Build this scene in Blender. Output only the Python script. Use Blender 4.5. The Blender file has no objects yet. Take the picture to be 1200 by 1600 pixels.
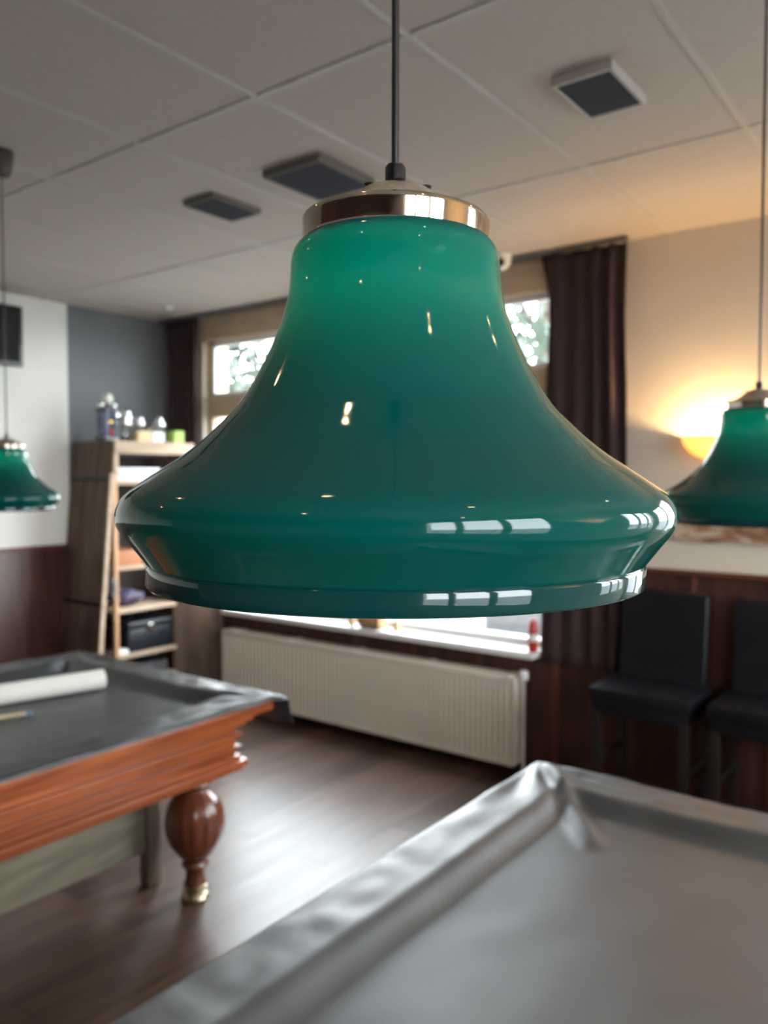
import bpy, bmesh, math, random
from mathutils import Vector, Matrix, noise
import numpy as np
PI = math.pi
S = bpy.context.scene
COL = S.collection

# ------------------------------------------------------------------ materials
def new_mat(name):
    m = bpy.data.materials.new(name); m.use_nodes = True
    nt = m.node_tree
    return m, nt, nt.nodes['Principled BSDF'], nt.nodes['Material Output']

def pmat(name, col, rough=0.5, metal=0.0, var=0.12, scale=8.0, bump=0.0, bscale=60.0, coat=0.0, stretch=(1, 1, 1), spec=0.5, rvar=0.0):
    """principled with a little procedural variation of colour, roughness and relief"""
    m, nt, b, out = new_mat(name)
    N, L = nt.nodes, nt.links
    tc = N.new('ShaderNodeTexCoord'); mp = N.new('ShaderNodeMapping'); mp.inputs['Scale'].default_value = stretch
    L.new(tc.outputs['Object'], mp.inputs['Vector'])
    nz = N.new('ShaderNodeTexNoise'); nz.inputs['Scale'].default_value = scale; nz.inputs['Detail'].default_value = 5
    L.new(mp.outputs[0], nz.inputs['Vector'])
    cr = N.new('ShaderNodeValToRGB')
    cr.color_ramp.elements[0].position = 0.3; cr.color_ramp.elements[1].position = 0.7
    cr.color_ramp.elements[0].color = (*[c * (1 - var) for c in col], 1)
    cr.color_ramp.elements[1].color = (*[min(1, c * (1 + var)) for c in col], 1)
    L.new(nz.outputs['Fac'], cr.inputs['Fac']); L.new(cr.outputs['Color'], b.inputs['Base Color'])
    b.inputs['Roughness'].default_value = rough; b.inputs['Metallic'].default_value = metal
    b.inputs['Coat Weight'].default_value = coat; b.inputs['Specular IOR Level'].default_value = spec
    if rvar:
        mr = N.new('ShaderNodeMapRange'); mr.inputs['To Min'].default_value = max(0.02, rough - rvar); mr.inputs['To Max'].default_value = rough + rvar
        L.new(nz.outputs['Fac'], mr.inputs['Value']); L.new(mr.outputs[0], b.inputs['Roughness'])
    if bump:
        n2 = N.new('ShaderNodeTexNoise'); n2.inputs['Scale'].default_value = bscale; n2.inputs['Detail'].default_value = 4
        L.new(mp.outputs[0], n2.inputs['Vector'])
        bp = N.new('ShaderNodeBump'); bp.inputs['Strength'].default_value = bump; bp.inputs['Distance'].default_value = 0.01
        L.new(n2.outputs['Fac'], bp.inputs['Height']); L.new(bp.outputs[0], b.inputs['Normal'])
    return m

def wood(name, c1, c2, axis='y', rough=0.35, scale=6.0, coat=0.0, bump=0.1, grain=14.0):
    st = {'x': (0.12, 1, 1), 'y': (1, 0.12, 1), 'z': (1, 1, 0.12)}[axis]
    m, nt, b, out = new_mat(name)
    N, L = nt.nodes, nt.links
    tc = N.new('ShaderNodeTexCoord'); mp = N.new('ShaderNodeMapping'); mp.inputs['Scale'].default_value = st
    L.new(tc.outputs['Object'], mp.inputs['Vector'])
    nz = N.new('ShaderNodeTexNoise'); nz.inputs['Scale'].default_value = grain; nz.inputs['Detail'].default_value = 8; nz.inputs['Distortion'].default_value = 1.2
    L.new(mp.outputs[0], nz.inputs['Vector'])
    cr = N.new('ShaderNodeValToRGB'); cr.color_ramp.elements[0].position = 0.32; cr.color_ramp.elements[1].position = 0.68
    cr.color_ramp.elements[0].color = (*c1, 1); cr.color_ramp.elements[1].color = (*c2, 1)
    L.new(nz.outputs['Fac'], cr.inputs['Fac']); L.new(cr.outputs['Color'], b.inputs['Base Color'])
    b.inputs['Roughness'].default_value = rough; b.inputs['Coat Weight'].default_value = coat; b.inputs['Coat Roughness'].default_value = 0.15
    bp = N.new('ShaderNodeBump'); bp.inputs['Strength'].default_value = bump; bp.inputs['Distance'].default_value = 0.004
    L.new(nz.outputs['Fac'], bp.inputs['Height']); L.new(bp.outputs[0], b.inputs['Normal'])
    return m

def emat(name, col, strength):
    m, nt, b, out = new_mat(name)
    b.inputs['Base Color'].default_value = (*col, 1)
    b.inputs['Emission Color'].default_value = (*col, 1); b.inputs['Emission Strength'].default_value = strength
    return m

def floor_mat():
    m, nt, b, out = new_mat('plank_floor')
    N, L = nt.nodes, nt.links
    tc = N.new('ShaderNodeTexCoord'); mp = N.new('ShaderNodeMapping'); mp.inputs['Rotation'].default_value = (0, 0, PI / 2)
    L.new(tc.outputs['Object'], mp.inputs['Vector'])
    br = N.new('ShaderNodeTexBrick'); br.inputs['Scale'].default_value = 1.0
    br.inputs['Brick Width'].default_value = 1.3; br.inputs['Row Height'].default_value = 0.19
    br.inputs['Mortar Size'].default_value = 0.0022; br.inputs['Mortar Smooth'].default_value = 0.4; br.inputs['Bias'].default_value = 0
    br.offset = 0.37
    br.inputs['Color1'].default_value = (0.060, 0.034, 0.024, 1); br.inputs['Color2'].default_value = (0.115, 0.066, 0.046, 1)
    br.inputs['Mortar'].default_value = (0.02, 0.012, 0.01, 1)
    L.new(mp.outputs[0], br.inputs['Vector'])
    mp2 = N.new('ShaderNodeMapping'); mp2.inputs['Scale'].default_value = (1, 0.07, 1); L.new(tc.outputs['Object'], mp2.inputs['Vector'])
    nz = N.new('ShaderNodeTexNoise'); nz.inputs['Scale'].default_value = 26; nz.inputs['Detail'].default_value = 8; nz.inputs['Distortion'].default_value = 0.8
    L.new(mp2.outputs[0], nz.inputs['Vector'])
    mx = N.new('ShaderNodeMix'); mx.data_type = 'RGBA'; mx.blend_type = 'MULTIPLY'; mx.inputs['Factor'].default_value = 0.8
    cr = N.new('ShaderNodeValToRGB'); cr.color_ramp.elements[0].position = 0.3; cr.color_ramp.elements[1].position = 0.7
    cr.color_ramp.elements[0].color = (0.45, 0.42, 0.4, 1); cr.color_ramp.elements[1].color = (1.25, 1.2, 1.15, 1)
    L.new(nz.outputs['Fac'], cr.inputs['Fac'])
    L.new(br.outputs['Color'], mx.inputs['A']); L.new(cr.outputs['Color'], mx.inputs['B']); L.new(mx.outputs['Result'], b.inputs['Base Color'])
    mr = N.new('ShaderNodeMapRange'); mr.inputs['To Min'].default_value = 0.24; mr.inputs['To Max'].default_value = 0.42
    L.new(nz.outputs['Fac'], mr.inputs['Value']); L.new(mr.outputs[0], b.inputs['Roughness'])
    bp = N.new('ShaderNodeBump'); bp.inputs['Strength'].default_value = 0.25; bp.inputs['Distance'].default_value = 0.003
    ad = N.new('ShaderNodeMath'); ad.operation = 'MULTIPLY_ADD'; ad.inputs[1].default_value = -1.5
    L.new(br.outputs['Fac'], ad.inputs[0]); L.new(nz.outputs['Fac'], ad.inputs[2])
    L.new(ad.outputs[0], bp.inputs['Height']); L.new(bp.outputs[0], b.inputs['Normal'])
    return m

def shade_mat(name, col, tcol, tfac, rough):
    m, nt, b, out = new_mat(name)
    N, L = nt.nodes, nt.links
    tc = N.new('ShaderNodeTexCoord')
    nz = N.new('ShaderNodeTexNoise'); nz.inputs['Scale'].default_value = 90; nz.inputs['Detail'].default_value = 3
    L.new(tc.outputs['Object'], nz.inputs['Vector'])
    mr = N.new('ShaderNodeMapRange'); mr.inputs['From Min'].default_value = 0.45; mr.inputs['From Max'].default_value = 0.75
    mr.inputs['To Min'].default_value = rough; mr.inputs['To Max'].default_value = rough + 0.05
    L.new(nz.outputs['Fac'], mr.inputs['Value']); L.new(mr.outputs[0], b.inputs['Roughness'])
    b.inputs['Base Color'].default_value = (*col, 1); b.inputs['IOR'].default_value = 1.5
    b.inputs['Specular IOR Level'].default_value = 0.5
    tr = N.new('ShaderNodeBsdfTranslucent'); tr.inputs['Color'].default_value = (*tcol, 1)
    mx = N.new('ShaderNodeMixShader'); mx.inputs[0].default_value = tfac
    L.new(b.outputs[0], mx.inputs[1]); L.new(tr.outputs[0], mx.inputs[2]); L.new(mx.outputs[0], out.inputs['Surface'])
    return m

def pane_mat():
    m, nt, b, out = new_mat('window_glass')
    N, L = nt.nodes, nt.links
    tr = N.new('ShaderNodeBsdfTransparent'); tr.inputs['Color'].default_value = (0.97, 0.985, 0.98, 1)
    gl = N.new('ShaderNodeBsdfGlossy'); gl.inputs['Roughness'].default_value = 0.02
    lw = N.new('ShaderNodeLayerWeight'); lw.inputs['Blend'].default_value = 0.5
    p5 = N.new('ShaderNodeMath'); p5.operation = 'POWER'; p5.inputs[1].default_value = 5.0
    L.new(lw.outputs['Facing'], p5.inputs[0])
    fr = N.new('ShaderNodeMath'); fr.operation = 'MULTIPLY_ADD'; fr.inputs[1].default_value = 0.9; fr.inputs[2].default_value = 0.04
    L.new(p5.outputs[0], fr.inputs[0])
    mx = N.new('ShaderNodeMixShader')
    L.new(fr.outputs[0], mx.inputs[0]); L.new(tr.outputs[0], mx.inputs[1]); L.new(gl.outputs[0], mx.inputs[2]); L.new(mx.outputs[0], out.inputs['Surface'])
    return m

def bowl_mat():
    m, nt, b, out = new_mat('frosted_bowl')
    N, L = nt.nodes, nt.links
    b.inputs['Base Color'].default_value = (0.85, 0.72, 0.5, 1); b.inputs['Roughness'].default_value = 0.5
    tr = N.new('ShaderNodeBsdfTranslucent'); tr.inputs['Color'].default_value = (1, 0.85, 0.6, 1)
    mx = N.new('ShaderNodeMixShader'); mx.inputs[0].default_value = 0.85
    L.new(b.outputs[0], mx.inputs[1]); L.new(tr.outputs[0], mx.inputs[2]); L.new(mx.outputs[0], out.inputs['Surface'])
    return m

def mottled(name, cols, scale):
    m, nt, b, out = new_mat(name)
    N, L = nt.nodes, nt.links
    tc = N.new('ShaderNodeTexCoord')
    mp = N.new('ShaderNodeMapping'); mp.inputs['Scale'].default_value = (1, 1, 2.2); L.new(tc.outputs['Object'], mp.inputs['Vector'])
    nz = N.new('ShaderNodeTexNoise'); nz.inputs['Scale'].default_value = scale; nz.inputs['Detail'].default_value = 4; nz.inputs['Distortion'].default_value = 0.7
    L.new(mp.outputs[0], nz.inputs['Vector'])
    cr = N.new('ShaderNodeValToRGB'); e = cr.color_ramp.elements
    e[0].position = 0.34; e[0].color = (*cols[0], 1); e[1].position = 0.62; e[1].color = (*cols[2], 1)
    k = e.new(0.47); k.color = (*cols[1], 1)
    L.new(nz.outputs['Fac'], cr.inputs['Fac']); L.new(cr.outputs['Color'], b.inputs['Base Color'])
    b.inputs['Roughness'].default_value = 0.55
    return m

M = dict(
    floor=floor_mat(),
    ceiling=pmat('ceiling_tile', (0.51, 0.455, 0.395), 0.9, var=0.04, scale=30, bump=0.25, bscale=260),
    tbar=pmat('ceiling_bar', (0.50, 0.47, 0.43), 0.6, var=0.05),
    white=pmat('white_wall_paint', (0.84, 0.83, 0.78), 0.85, var=0.03, scale=3, bump=0.08, bscale=180),
    grey=pmat('grey_wall_paint', (0.17, 0.18, 0.19), 0.8, var=0.05, scale=3, bump=0.08, bscale=180),
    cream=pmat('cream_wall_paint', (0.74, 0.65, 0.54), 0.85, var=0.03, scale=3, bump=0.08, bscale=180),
    wains=wood('dark_red_panelling', (0.040, 0.014, 0.010), (0.085, 0.030, 0.022), 'z', 0.4, bump=0.1),
    wains_edge=wood('panelling_rail', (0.10, 0.032, 0.018), (0.15, 0.05, 0.028), 'x', 0.4),
    oak=wood('light_oak_frame', (0.56, 0.41, 0.27), (0.68, 0.53, 0.37), 'x', 0.45),
    sill=pmat('white_sill', (0.82, 0.82, 0.80), 0.35, var=0.02),
    glass=pane_mat(),
    curtain=pmat('brown_red_curtain', (0.046, 0.025, 0.028), 0.9, var=0.2, scale=30, stretch=(1, 1, 0.2), bump=0.15, bscale=300),
    rail=pmat('grey_rail', (0.16, 0.16, 0.17), 0.4, 0.6),
    radiator=pmat('cream_enamel', (0.72, 0.66, 0.56), 0.38, var=0.03),
    chrome=pmat('chrome', (0.75, 0.75, 0.74), 0.12, 1.0, var=0.05),
    cap=pmat('brushed_brass_chrome', (0.77, 0.69, 0.58), 0.07, 1.0, var=0.08, scale=14, rvar=0.03),
    dome=pmat('dusty_metal', (0.46, 0.37, 0.29), 0.5, 0.6, var=0.25, scale=120),
    canopy=pmat('dark_bronze', (0.07, 0.055, 0.048), 0.45, 0.3),
    black=pmat('black_plastic', (0.012, 0.012, 0.014), 0.3, var=0.2),
    cord=pmat('black_cable', (0.016, 0.015, 0.015), 0.35, var=0.2),
    cord_grey=pmat('grey_cable', (0.10, 0.09, 0.085), 0.45, var=0.2),
    shade=shade_mat('green_acrylic', (0.0, 0.068, 0.062), (0.0, 0.62, 0.52), 0.12, 0.045),
    shade_in=shade_mat('pale_inner_lining', (0.10, 0.36, 0.28), (0.1, 0.6, 0.46), 0.30, 0.3),
    rim=pmat('dark_teal_acrylic', (0.002, 0.036, 0.038), 0.05, var=0.05, coat=0.3),
    bulb=emat('added_glow_bulb', (1.0, 0.86, 0.74), 58.0),  # unseen lit bulb added to make the shade neck glow
    cover=pmat('dark_leatherette', (0.017, 0.019, 0.023), 0.38, spec=0.7, var=0.15, scale=5, bump=0.12, bscale=420, rvar=0.05),
    cover_sheen=pmat('sheen_leatherette', (0.060, 0.060, 0.062), 0.37, spec=0.7, var=0.15, scale=5, bump=0.12, bscale=420, rvar=0.05),  # same leatherette as the other cover, its sheen put into a lighter base
    mahog=wood('mahogany_varnish', (0.21, 0.046, 0.012), (0.38, 0.100, 0.026), 'y', 0.32, coat=0.12, bump=0.04),
    mahog_d=wood('dark_mahogany', (0.10, 0.026, 0.012), (0.17, 0.048, 0.022), 'z', 0.25, coat=0.5, bump=0.04),
    brass=pmat('brass', (0.62, 0.54, 0.38), 0.35, 1.0, var=0.1),
    board=wood('weathered_board', (0.10, 0.085, 0.055), (0.31, 0.28, 0.20), 'y', 0.8, bump=0.4, grain=7),
    post=wood('weathered_post', (0.13, 0.10, 0.07), (0.24, 0.19, 0.14), 'z', 0.8, bump=0.4, grain=9),
    paper=pmat('white_paper', (0.80, 0.78, 0.72), 0.6, var=0.03),
    ash=wood('pale_ash', (0.55, 0.40, 0.24), (0.70, 0.55, 0.36), 'y', 0.35),
    chalk=pmat('blue_chalk', (0.10, 0.22, 0.33), 0.9),
    plank=wood('rough_brown_plank', (0.075, 0.045, 0.030), (0.19, 0.125, 0.085), 'z', 0.75, bump=0.5, grain=9),
    plank_l=wood('sawn_pale_plank', (0.36, 0.25, 0.17), (0.52, 0.39, 0.28), 'y', 0.7, bump=0.3),
    plank_o=wood('orange_pine_post', (0.36, 0.19, 0.09), (0.52, 0.30, 0.15), 'z', 0.6, bump=0.2),
    iron=pmat('black_iron', (0.015, 0.014, 0.014), 0.5, 0.3),
    shelf_dark=pmat('dark_back', (0.030, 0.020, 0.017), 0.8),
    folder=pmat('white_folder', (0.66, 0.68, 0.72), 0.5, var=0.05),
    folder_b=pmat('blue_grey_folder', (0.42, 0.47, 0.55), 0.5, var=0.05),
    orange=pmat('orange_card', (0.34, 0.125, 0.045), 0.6),
    navy=pmat('navy_case', (0.010, 0.011, 0.016), 0.35),
    purple=mottled('dark_patterned_cloth', [(0.012, 0.010, 0.018), (0.03, 0.022, 0.05), (0.11, 0.08, 0.17)], 9.0),
    silver=pmat('silver', (0.86, 0.87, 0.88), 0.14, 1.0, var=0.04),
    gold=pmat('gold', (0.80, 0.50, 0.16), 0.25, 1.0, var=0.08),
    bluecol=pmat('blue_marbled', (0.10, 0.12, 0.20), 0.25, var=0.5, scale=30),
    red=pmat('red_gloss', (0.45, 0.03, 0.025), 0.3),
    marble=pmat('dark_marble', (0.05, 0.05, 0.055), 0.2, var=0.6, scale=40),
    creambox=pmat('cream_card', (0.62, 0.48, 0.26), 0.6),
    whitebox=pmat('white_plastic', (0.80, 0.82, 0.82), 0.35, var=0.02),
    limebox=pmat('lime_card', (0.36, 0.55, 0.10), 0.5),
    leather=pmat('black_leather', (0.006, 0.007, 0.010), 0.42, spec=0.3, var=0.2, bump=0.15, bscale=160),
    chairleg=pmat('dark_chair_leg', (0.014, 0.011, 0.011), 0.4),
    vent=pmat('slate_grey_panel', (0.045, 0.05, 0.06), 0.95, var=0.05, spec=0.1),
    ventf=pmat('grey_panel_frame', (0.16, 0.15, 0.14), 0.8, var=0.05, spec=0.2),
    screen=pmat('tv_screen', (0.010, 0.011, 0.014), 0.12, var=0.1),
    bowl=bowl_mat(),
    sconce_bulb=emat('lit_warm_bulb', (1.0, 0.62, 0.27), 1700.0),
    spot_on=emat('lit_spot', (1.0, 0.70, 0.38), 70.0),
    mott=mottled('mottled_driftwood', [(0.10, 0.045, 0.025), (0.34, 0.19, 0.11), (0.62, 0.50, 0.38)], 5.0),
    asphalt=pmat('pale_paving', (0.20, 0.20, 0.20), 0.9, var=0.1, scale=4),
    leaf=pmat('leaf', (0.060, 0.082, 0.058), 0.5, var=0.35, scale=3),
    leaf2=pmat('leaf_light', (0.085, 0.105, 0.08), 0.5, var=0.3, scale=3),
    bark=pmat('bark', (0.10, 0.075, 0.055), 0.9, var=0.3),
    carpaint=pmat('grey_car_paint', (0.10, 0.105, 0.115), 0.25, 0.4, coat=0.8, var=0.05),
    carglass=pmat('dark_car_glass', (0.012, 0.014, 0.016), 0.05, var=0.05),
    tyre=pmat('tyre', (0.015, 0.015, 0.015), 0.8),
    taillight=pmat('red_lens', (0.50, 0.02, 0.02), 0.15, coat=0.5),
    house=pmat('pale_brick', (0.50, 0.46, 0.42), 0.9, var=0.1, scale=12),
    roof=pmat('roof_tile', (0.16, 0.09, 0.07), 0.8, var=0.2, scale=14),
    barwall=pmat('brown_room_wall', (0.13, 0.095, 0.07), 0.85, var=0.05),
)

# ------------------------------------------------------------------ mesh helpers
class MB:
    def __init__(s): s.v = []; s.f = []; s.mi = []
    def add(s, v, f, mi=0):
        o = len(s.v); s.v += [tuple(p) for p in v]; s.f += [tuple(i + o for i in q) for q in f]; s.mi += [mi] * len(f)
        return s
    def box(s, a, b, bev=0.0, mi=0, R=None):
        a = Vector(a); b = Vector(b)
        bm = bmesh.new(); bmesh.ops.create_cube(bm, size=1.0)
        d = b - a; c = (a + b) / 2
        for v in bm.verts: v.co = Vector((v.co.x * d.x, v.co.y * d.y, v.co.z * d.z))
        if bev > 0:
            bmesh.ops.bevel(bm, geom=list(bm.edges), offset=min(bev, 0.45 * min(abs(d.x), abs(d.y), abs(d.z))), segments=2, affect='EDGES', profile=0.6)
        for v in bm.verts: v.co = (R @ v.co if R else v.co) + c
        return s.bm(bm, mi)
    def bm(s, bm, mi=0):
        bm.verts.index_update()
        s.add([v.co.copy() for v in bm.verts], [[v.index for v in f.verts] for f in bm.faces], mi); bm.free(); return s
    def lathe(s, prof, c=(0, 0, 0), n=48, mi=0, a0=0.0, a1=2 * PI, flute=0, famp=0.0, fz=(0, 0)):
        full = abs(a1 - a0 - 2 * PI) < 1e-6
        m = n if full else n + 1
        V = []
        for (r, z) in prof:
            for k in range(m):
                t = a0 + (a1 - a0) * k / n
                rr = r
                if flute and fz[0] <= z <= fz[1]:
                    w = math.sin(PI * (z - fz[0]) / (fz[1] - fz[0]))
                    rr = r * (1 - famp * w * (0.5 + 0.5 * math.cos(flute * t)) ** 2)
                V.append((c[0] + rr * math.cos(t), c[1] + rr * math.sin(t), c[2] + z))
        F = []
        for i in range(len(prof) - 1):
            for k in range(n):
                k2 = (k + 1) % m if full else k + 1
                F.append((i * m + k, i * m + k2, (i + 1) * m + k2, (i + 1) * m + k))
        s.add(V, F, mi)
        return s
    def tube(s, pts, r, n=10, mi=0):
        pts = [Vector(p) for p in pts]; V = []; F = []
        up = Vector((0, 0, 1))
        for i, p in enumerate(pts):
            d = (pts[min(i + 1, len(pts) - 1)] - pts[max(i - 1, 0)]).normalized()
            a = d.cross(up) if abs(d.dot(up)) < 0.95 else d.cross(Vector((1, 0, 0)))
            a.normalize(); b = d.cross(a)
            rr = r[i] if isinstance(r, (list, tuple)) else r
            for k in range(n):
                t = 2 * PI * k / n; V.append(p + a * (rr * math.cos(t)) + b * (rr * math.sin(t)))
        for i in range(len(pts) - 1):
            for k in range(n):
                F.append((i * n + k, i * n + (k + 1) % n, (i + 1) * n + (k + 1) % n, (i + 1) * n + k))
        F.append(tuple(range(n - 1, -1, -1))); F.append(tuple(range((len(pts) - 1) * n, len(pts) * n)))
        return s.add(V, F, mi)
    def prism(s, poly, axis, a, b, mi=0):
        """extrude a 2-D polygon along axis ('x','y','z')"""
        def P(u, v, w): return {'x': (w, u, v), 'y': (u, w, v), 'z': (u, v, w)}[axis]
        n = len(poly)
        V = [P(u, v, a) for u, v in poly] + [P(u, v, b) for u, v in poly]
        F = [tuple(range(n)), tuple(range(2 * n - 1, n - 1, -1))] + [(i, (i + 1) % n, n + (i + 1) % n, n + i) for i in range(n)]
        return s.add(V, F, mi)
    def sphere(s, c, r, n=24, m=14, sq=(1, 1, 1), mi=0):
        bm = bmesh.new(); bmesh.ops.create_uvsphere(bm, u_segments=n, v_segments=m, radius=1)
        for v in bm.verts: v.co = Vector((c[0] + v.co.x * r * sq[0], c[1] + v.co.y * r * sq[1], c[2] + v.co.z * r * sq[2]))
        return s.bm(bm, mi)
    def build(s, name, mat, parent=None, smooth=35, origin=None):
        me = bpy.data.meshes.new(name)
        o = bpy.data.objects.new(name, me); COL.objects.link(o)
        off = Vector((0, 0, 0))
        if parent is not None:
            p = parent
            while p is not None: off += p.location; p = p.parent
        else:
            if origin is None:
                A = np.array(s.v); lo, hi = A.min(0), A.max(0)
                origin = ((lo[0] + hi[0]) / 2, (lo[1] + hi[1]) / 2, lo[2])
            off = Vector(origin); o.location = off
        me.from_pydata([tuple(Vector(v) - off) for v in s.v], [], s.f)
        for m in (mat if isinstance(mat, (list, tuple)) else [mat]): me.materials.append(m)
        if any(s.mi): me.polygons.foreach_set('material_index', s.mi)
        bm = bmesh.new(); bm.from_mesh(me); bmesh.ops.recalc_face_normals(bm, faces=bm.faces); bm.to_mesh(me); bm.free()
        if smooth:
            me.polygons.foreach_set('use_smooth', [True] * len(me.polygons)); me.set_sharp_from_angle(angle=math.radians(smooth))
        me.update()
        if parent is not None: o.parent = parent
        return o

def tag(o, label=None, cat=None, group=None, kind=None):
    if label: o['label'] = label
    if cat: o['category'] = cat
    if group: o['group'] = group
    if kind: o['kind'] = kind
    return o
def thing(name, loc, label, cat, group=None, kind=None):
    o = bpy.data.objects.new(name, None); o.empty_display_size = 0.1; COL.objects.link(o); o.location = loc
    return tag(o, label, cat, group, kind)
KIDS = {}
def dup(root, loc, label, group=None):
    r = root.copy(); COL.objects.link(r); r.location = loc; r['label'] = label
    if group: r['group'] = group
    for ch in list(root.children):
        c = ch.copy(); COL.objects.link(c); c.parent = r
        for g in list(ch.children):
            d = g.copy(); COL.objects.link(d); d.parent = c
    return r
def struct(o, label, cat):
    return tag(o, label, cat, kind='structure')

# ------------------------------------------------------------------ room shell
CEIL = 2.895; YW = 4.15; XL = -5.27; XR = 1.60; YF = -3.0
# openings: window 1 and 2 in the back wall, window 3 in the right wall
W1 = (-4.87, -1.93, 0.70, 2.885); W2 = (-.10, 1.45, 0.70, 2.74); W3 = (-1.45, .62, 1.02, 2.64); W4 = (2.15, 3.95, 1.02, 2.64)
struct(MB().box((XL - .3, YF - .3, -.12), (XR + .3, YW + .3, 0)).build('floor', M['floor'], origin=(0, 0, 0)), 'dark brown wood plank floor with a glossy sheen', 'floor')
struct(MB().box((XL - .3, YF - .3, CEIL), (XR + .3, YW + .3, CEIL + .15)).build('ceiling', M['ceiling'], origin=(0, 0, CEIL)), 'suspended ceiling of matt beige grey tiles', 'ceiling')
g = MB()
for k in range(-7, 10):
    x = -1.335 + .6 * k
    g.box((x - .010, YF, CEIL - .004), (x + .010, YW, CEIL))
for k in range(-6, 2):
    y = 3.075 + 1.195 * k
    g.box((XL, y - .010, CEIL - .0045), (XR, y + .010, CEIL))
struct(g.build('trim_1', M['tbar']), 'thin grid bars between the ceiling tiles', 'ceiling grid')
b = MB()
b.box((XL - .25, YW, 0), (XR + .25, YW + .25, .67)); b.box((XL - .25, YW, .67), (W1[0], YW + .25, CEIL)); b.box((W1[1], YW, .67), (W2[0], YW + .25, CEIL))
b.box((W2[1], YW, .67), (XR + .25, YW + .25, CEIL)); b.box((W2[0], YW, W2[3]), (W2[1], YW + .25, CEIL))
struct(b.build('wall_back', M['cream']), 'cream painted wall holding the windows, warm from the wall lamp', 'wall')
struct(MB().box((XL - .25, YF, 0), (XL, 3.265, CEIL)).build('wall_left', M['white']), 'white painted wall at far left', 'wall')
struct(MB().box((XL - .25, 3.265, 0), (XL - .02, YW, CEIL)).build('wall_corner', M['grey']), 'dark grey painted wall strip in the corner behind the bookcase', 'wall')
b = MB()
b.box((XR, YF, 0), (XR + .25, YW, W3[2])); b.box((XR, YF, W3[3]), (XR + .25, YW, CEIL)); b.box((XR, YF, W3[2]), (XR + .25, W3[0], W3[3])); b.box((XR, W3[1], W3[2]), (XR + .25, W4[0], W3[3])); b.box((XR, W4[1], W3[2]), (XR + .25, YW, W3[3]))
struct(b.build('wall_right', M['cream']), 'cream wall with two windows', 'wall')
struct(MB().box((XL - .25, YF - .25, 0), (XR + .25, YF, CEIL)).build('wall_front', M['barwall']), 'brown wall at the near end of the room', 'wall')
struct(MB().box((XL, YF, 2.42), (XR, -1.65, CEIL)).build('dark_blocker', M['wains']), 'added unseen dark box across the near end of the room, darkening reflections', 'reflection_box')  # unseen box added to darken the ceiling mirrored in the lamp cap
# panelling
def panelling(name, x0, x1, z1, step, label):
    p = MB(); p.box((x0, YW - .018, 0), (x1, YW, z1), .002)
    n = int((x1 - x0) / step)
    for k in range(n + 1):
        x = x0 + .012 + (x1 - x0 - .024) * k / max(1, n)
        p.box((x - .012, YW - .024, .02), (x + .012, YW - .010, z1), .003, mi=1)
    return struct(p.build(name, [M['wains'], M['wains_edge']]), label, 'panelling')
panelling('trim_2', W1[0] - .38, W1[1], .67, .42, 'dark red wood panelling below the window')
panelling('trim_3', W1[1], W2[0], 1.185, .33, 'dark red wood panelling behind the bar chairs')
struct(MB().box((-1.525, YW - .04, 1.185), (W2[0], YW, 1.21), .004).build('trim_4', M['wains_edge']), 'wooden top rail of the panelling behind the chairs', 'trim')
p = MB(); p.box((XL, YF, 0), (XL + .018, 3.262, 1.18), .002)
struct(p.build('trim_5', M['wains']), 'dark red wood panelling on the white wall', 'panelling')
struct(MB().box((XL, YF, 1.18), (XL + .03, 3.262, 1.203), .004).build('trim_6', M['wains_edge']), 'wooden top rail of the panelling on the white wall', 'trim')

def window(name, axis, u0, u1, z0, z1, plane, sgn, mulls, transom, label, head=.18, sill=True):
    """frame in the wall; axis 'x' for the back wall, 'y' for the right wall; sgn = outward direction"""
    mid = (u0 + u1) / 2
    t = thing(name, (mid, plane, z0) if axis == 'x' else (plane, mid, z0), label, 'window', kind='structure')
    def bx(m, ua, ub, za, zb, d0, d1, bev=.003):
        a, c = plane + sgn * d0, plane + sgn * d1
        if axis == 'x': m.box((ua, min(a, c), za), (ub, max(a, c), zb), bev)
        else: m.box((min(a, c), ua, za), (max(a, c), ub, zb), bev)
    fr = MB(); bx(fr, u0, u1, z1 - head, z1, .0, .12); bx(fr, u0, u0 + .05, z0 - .03, z1 - head, .05, .12); bx(fr, u1 - .05, u1, z0 - .03, z1 - head, .05, .12)
    fr.build('frame', M['oak'], t)
    m = MB(); bx(m, u0 + .05, u1 - .05, z0 - .03, z0 + .05, .04, .12); m.build('bottom_rail', M['sill'], t)
    if transom:
        m = MB(); bx(m, u0 + .05, u1 - .05, transom[0], transom[1], .02, .12); m.build('transom', M['oak'], t)
    zt = transom[1] if transom else z0 + .05
    for u in mulls:
        m = MB(); bx(m, u - .03, u + .03, zt, z1 - head, .03, .12); m.build('mullion', M['oak'], t)
    us = [u0 + .05] + list(mulls) + [u1 - .05]
    for i in range(len(us) - 1):
        m = MB(); bx(m, us[i], us[i + 1], zt, z1 - head, .072, .078, 0); m.build('pane', M['glass'], t)
    if transom:
        m = MB(); bx(m, u0 + .05, u1 - .05, z0 + .05, transom[0], .072, .078, 0); m.build('pane', M['glass'], t)
    # pale sash rims in the upper lights
    m = MB()
    for i in range(len(us) - 1):
        a = us[i] + (.03 if i else 0); c = us[i + 1] - (.03 if i < len(us) - 2 else 0)
        bx(m, a, a + .035, zt, z1 - head, .045, .09); bx(m, c - .035, c, zt, z1 - head, .045, .09)
        bx(m, a, c, z1 - head - .04, z1 - head, .045, .09); bx(m, a, c, zt, zt + .03, .045, .09)
    m.build('sash', M['sill'], t)
    if sill:
        m = MB(); bx(m, u0 + .33, u1 - .09, z0 - .03, z0 + .008, -.13, .06, .005); m.build('sill', M['sill'], t)
    return t
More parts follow.
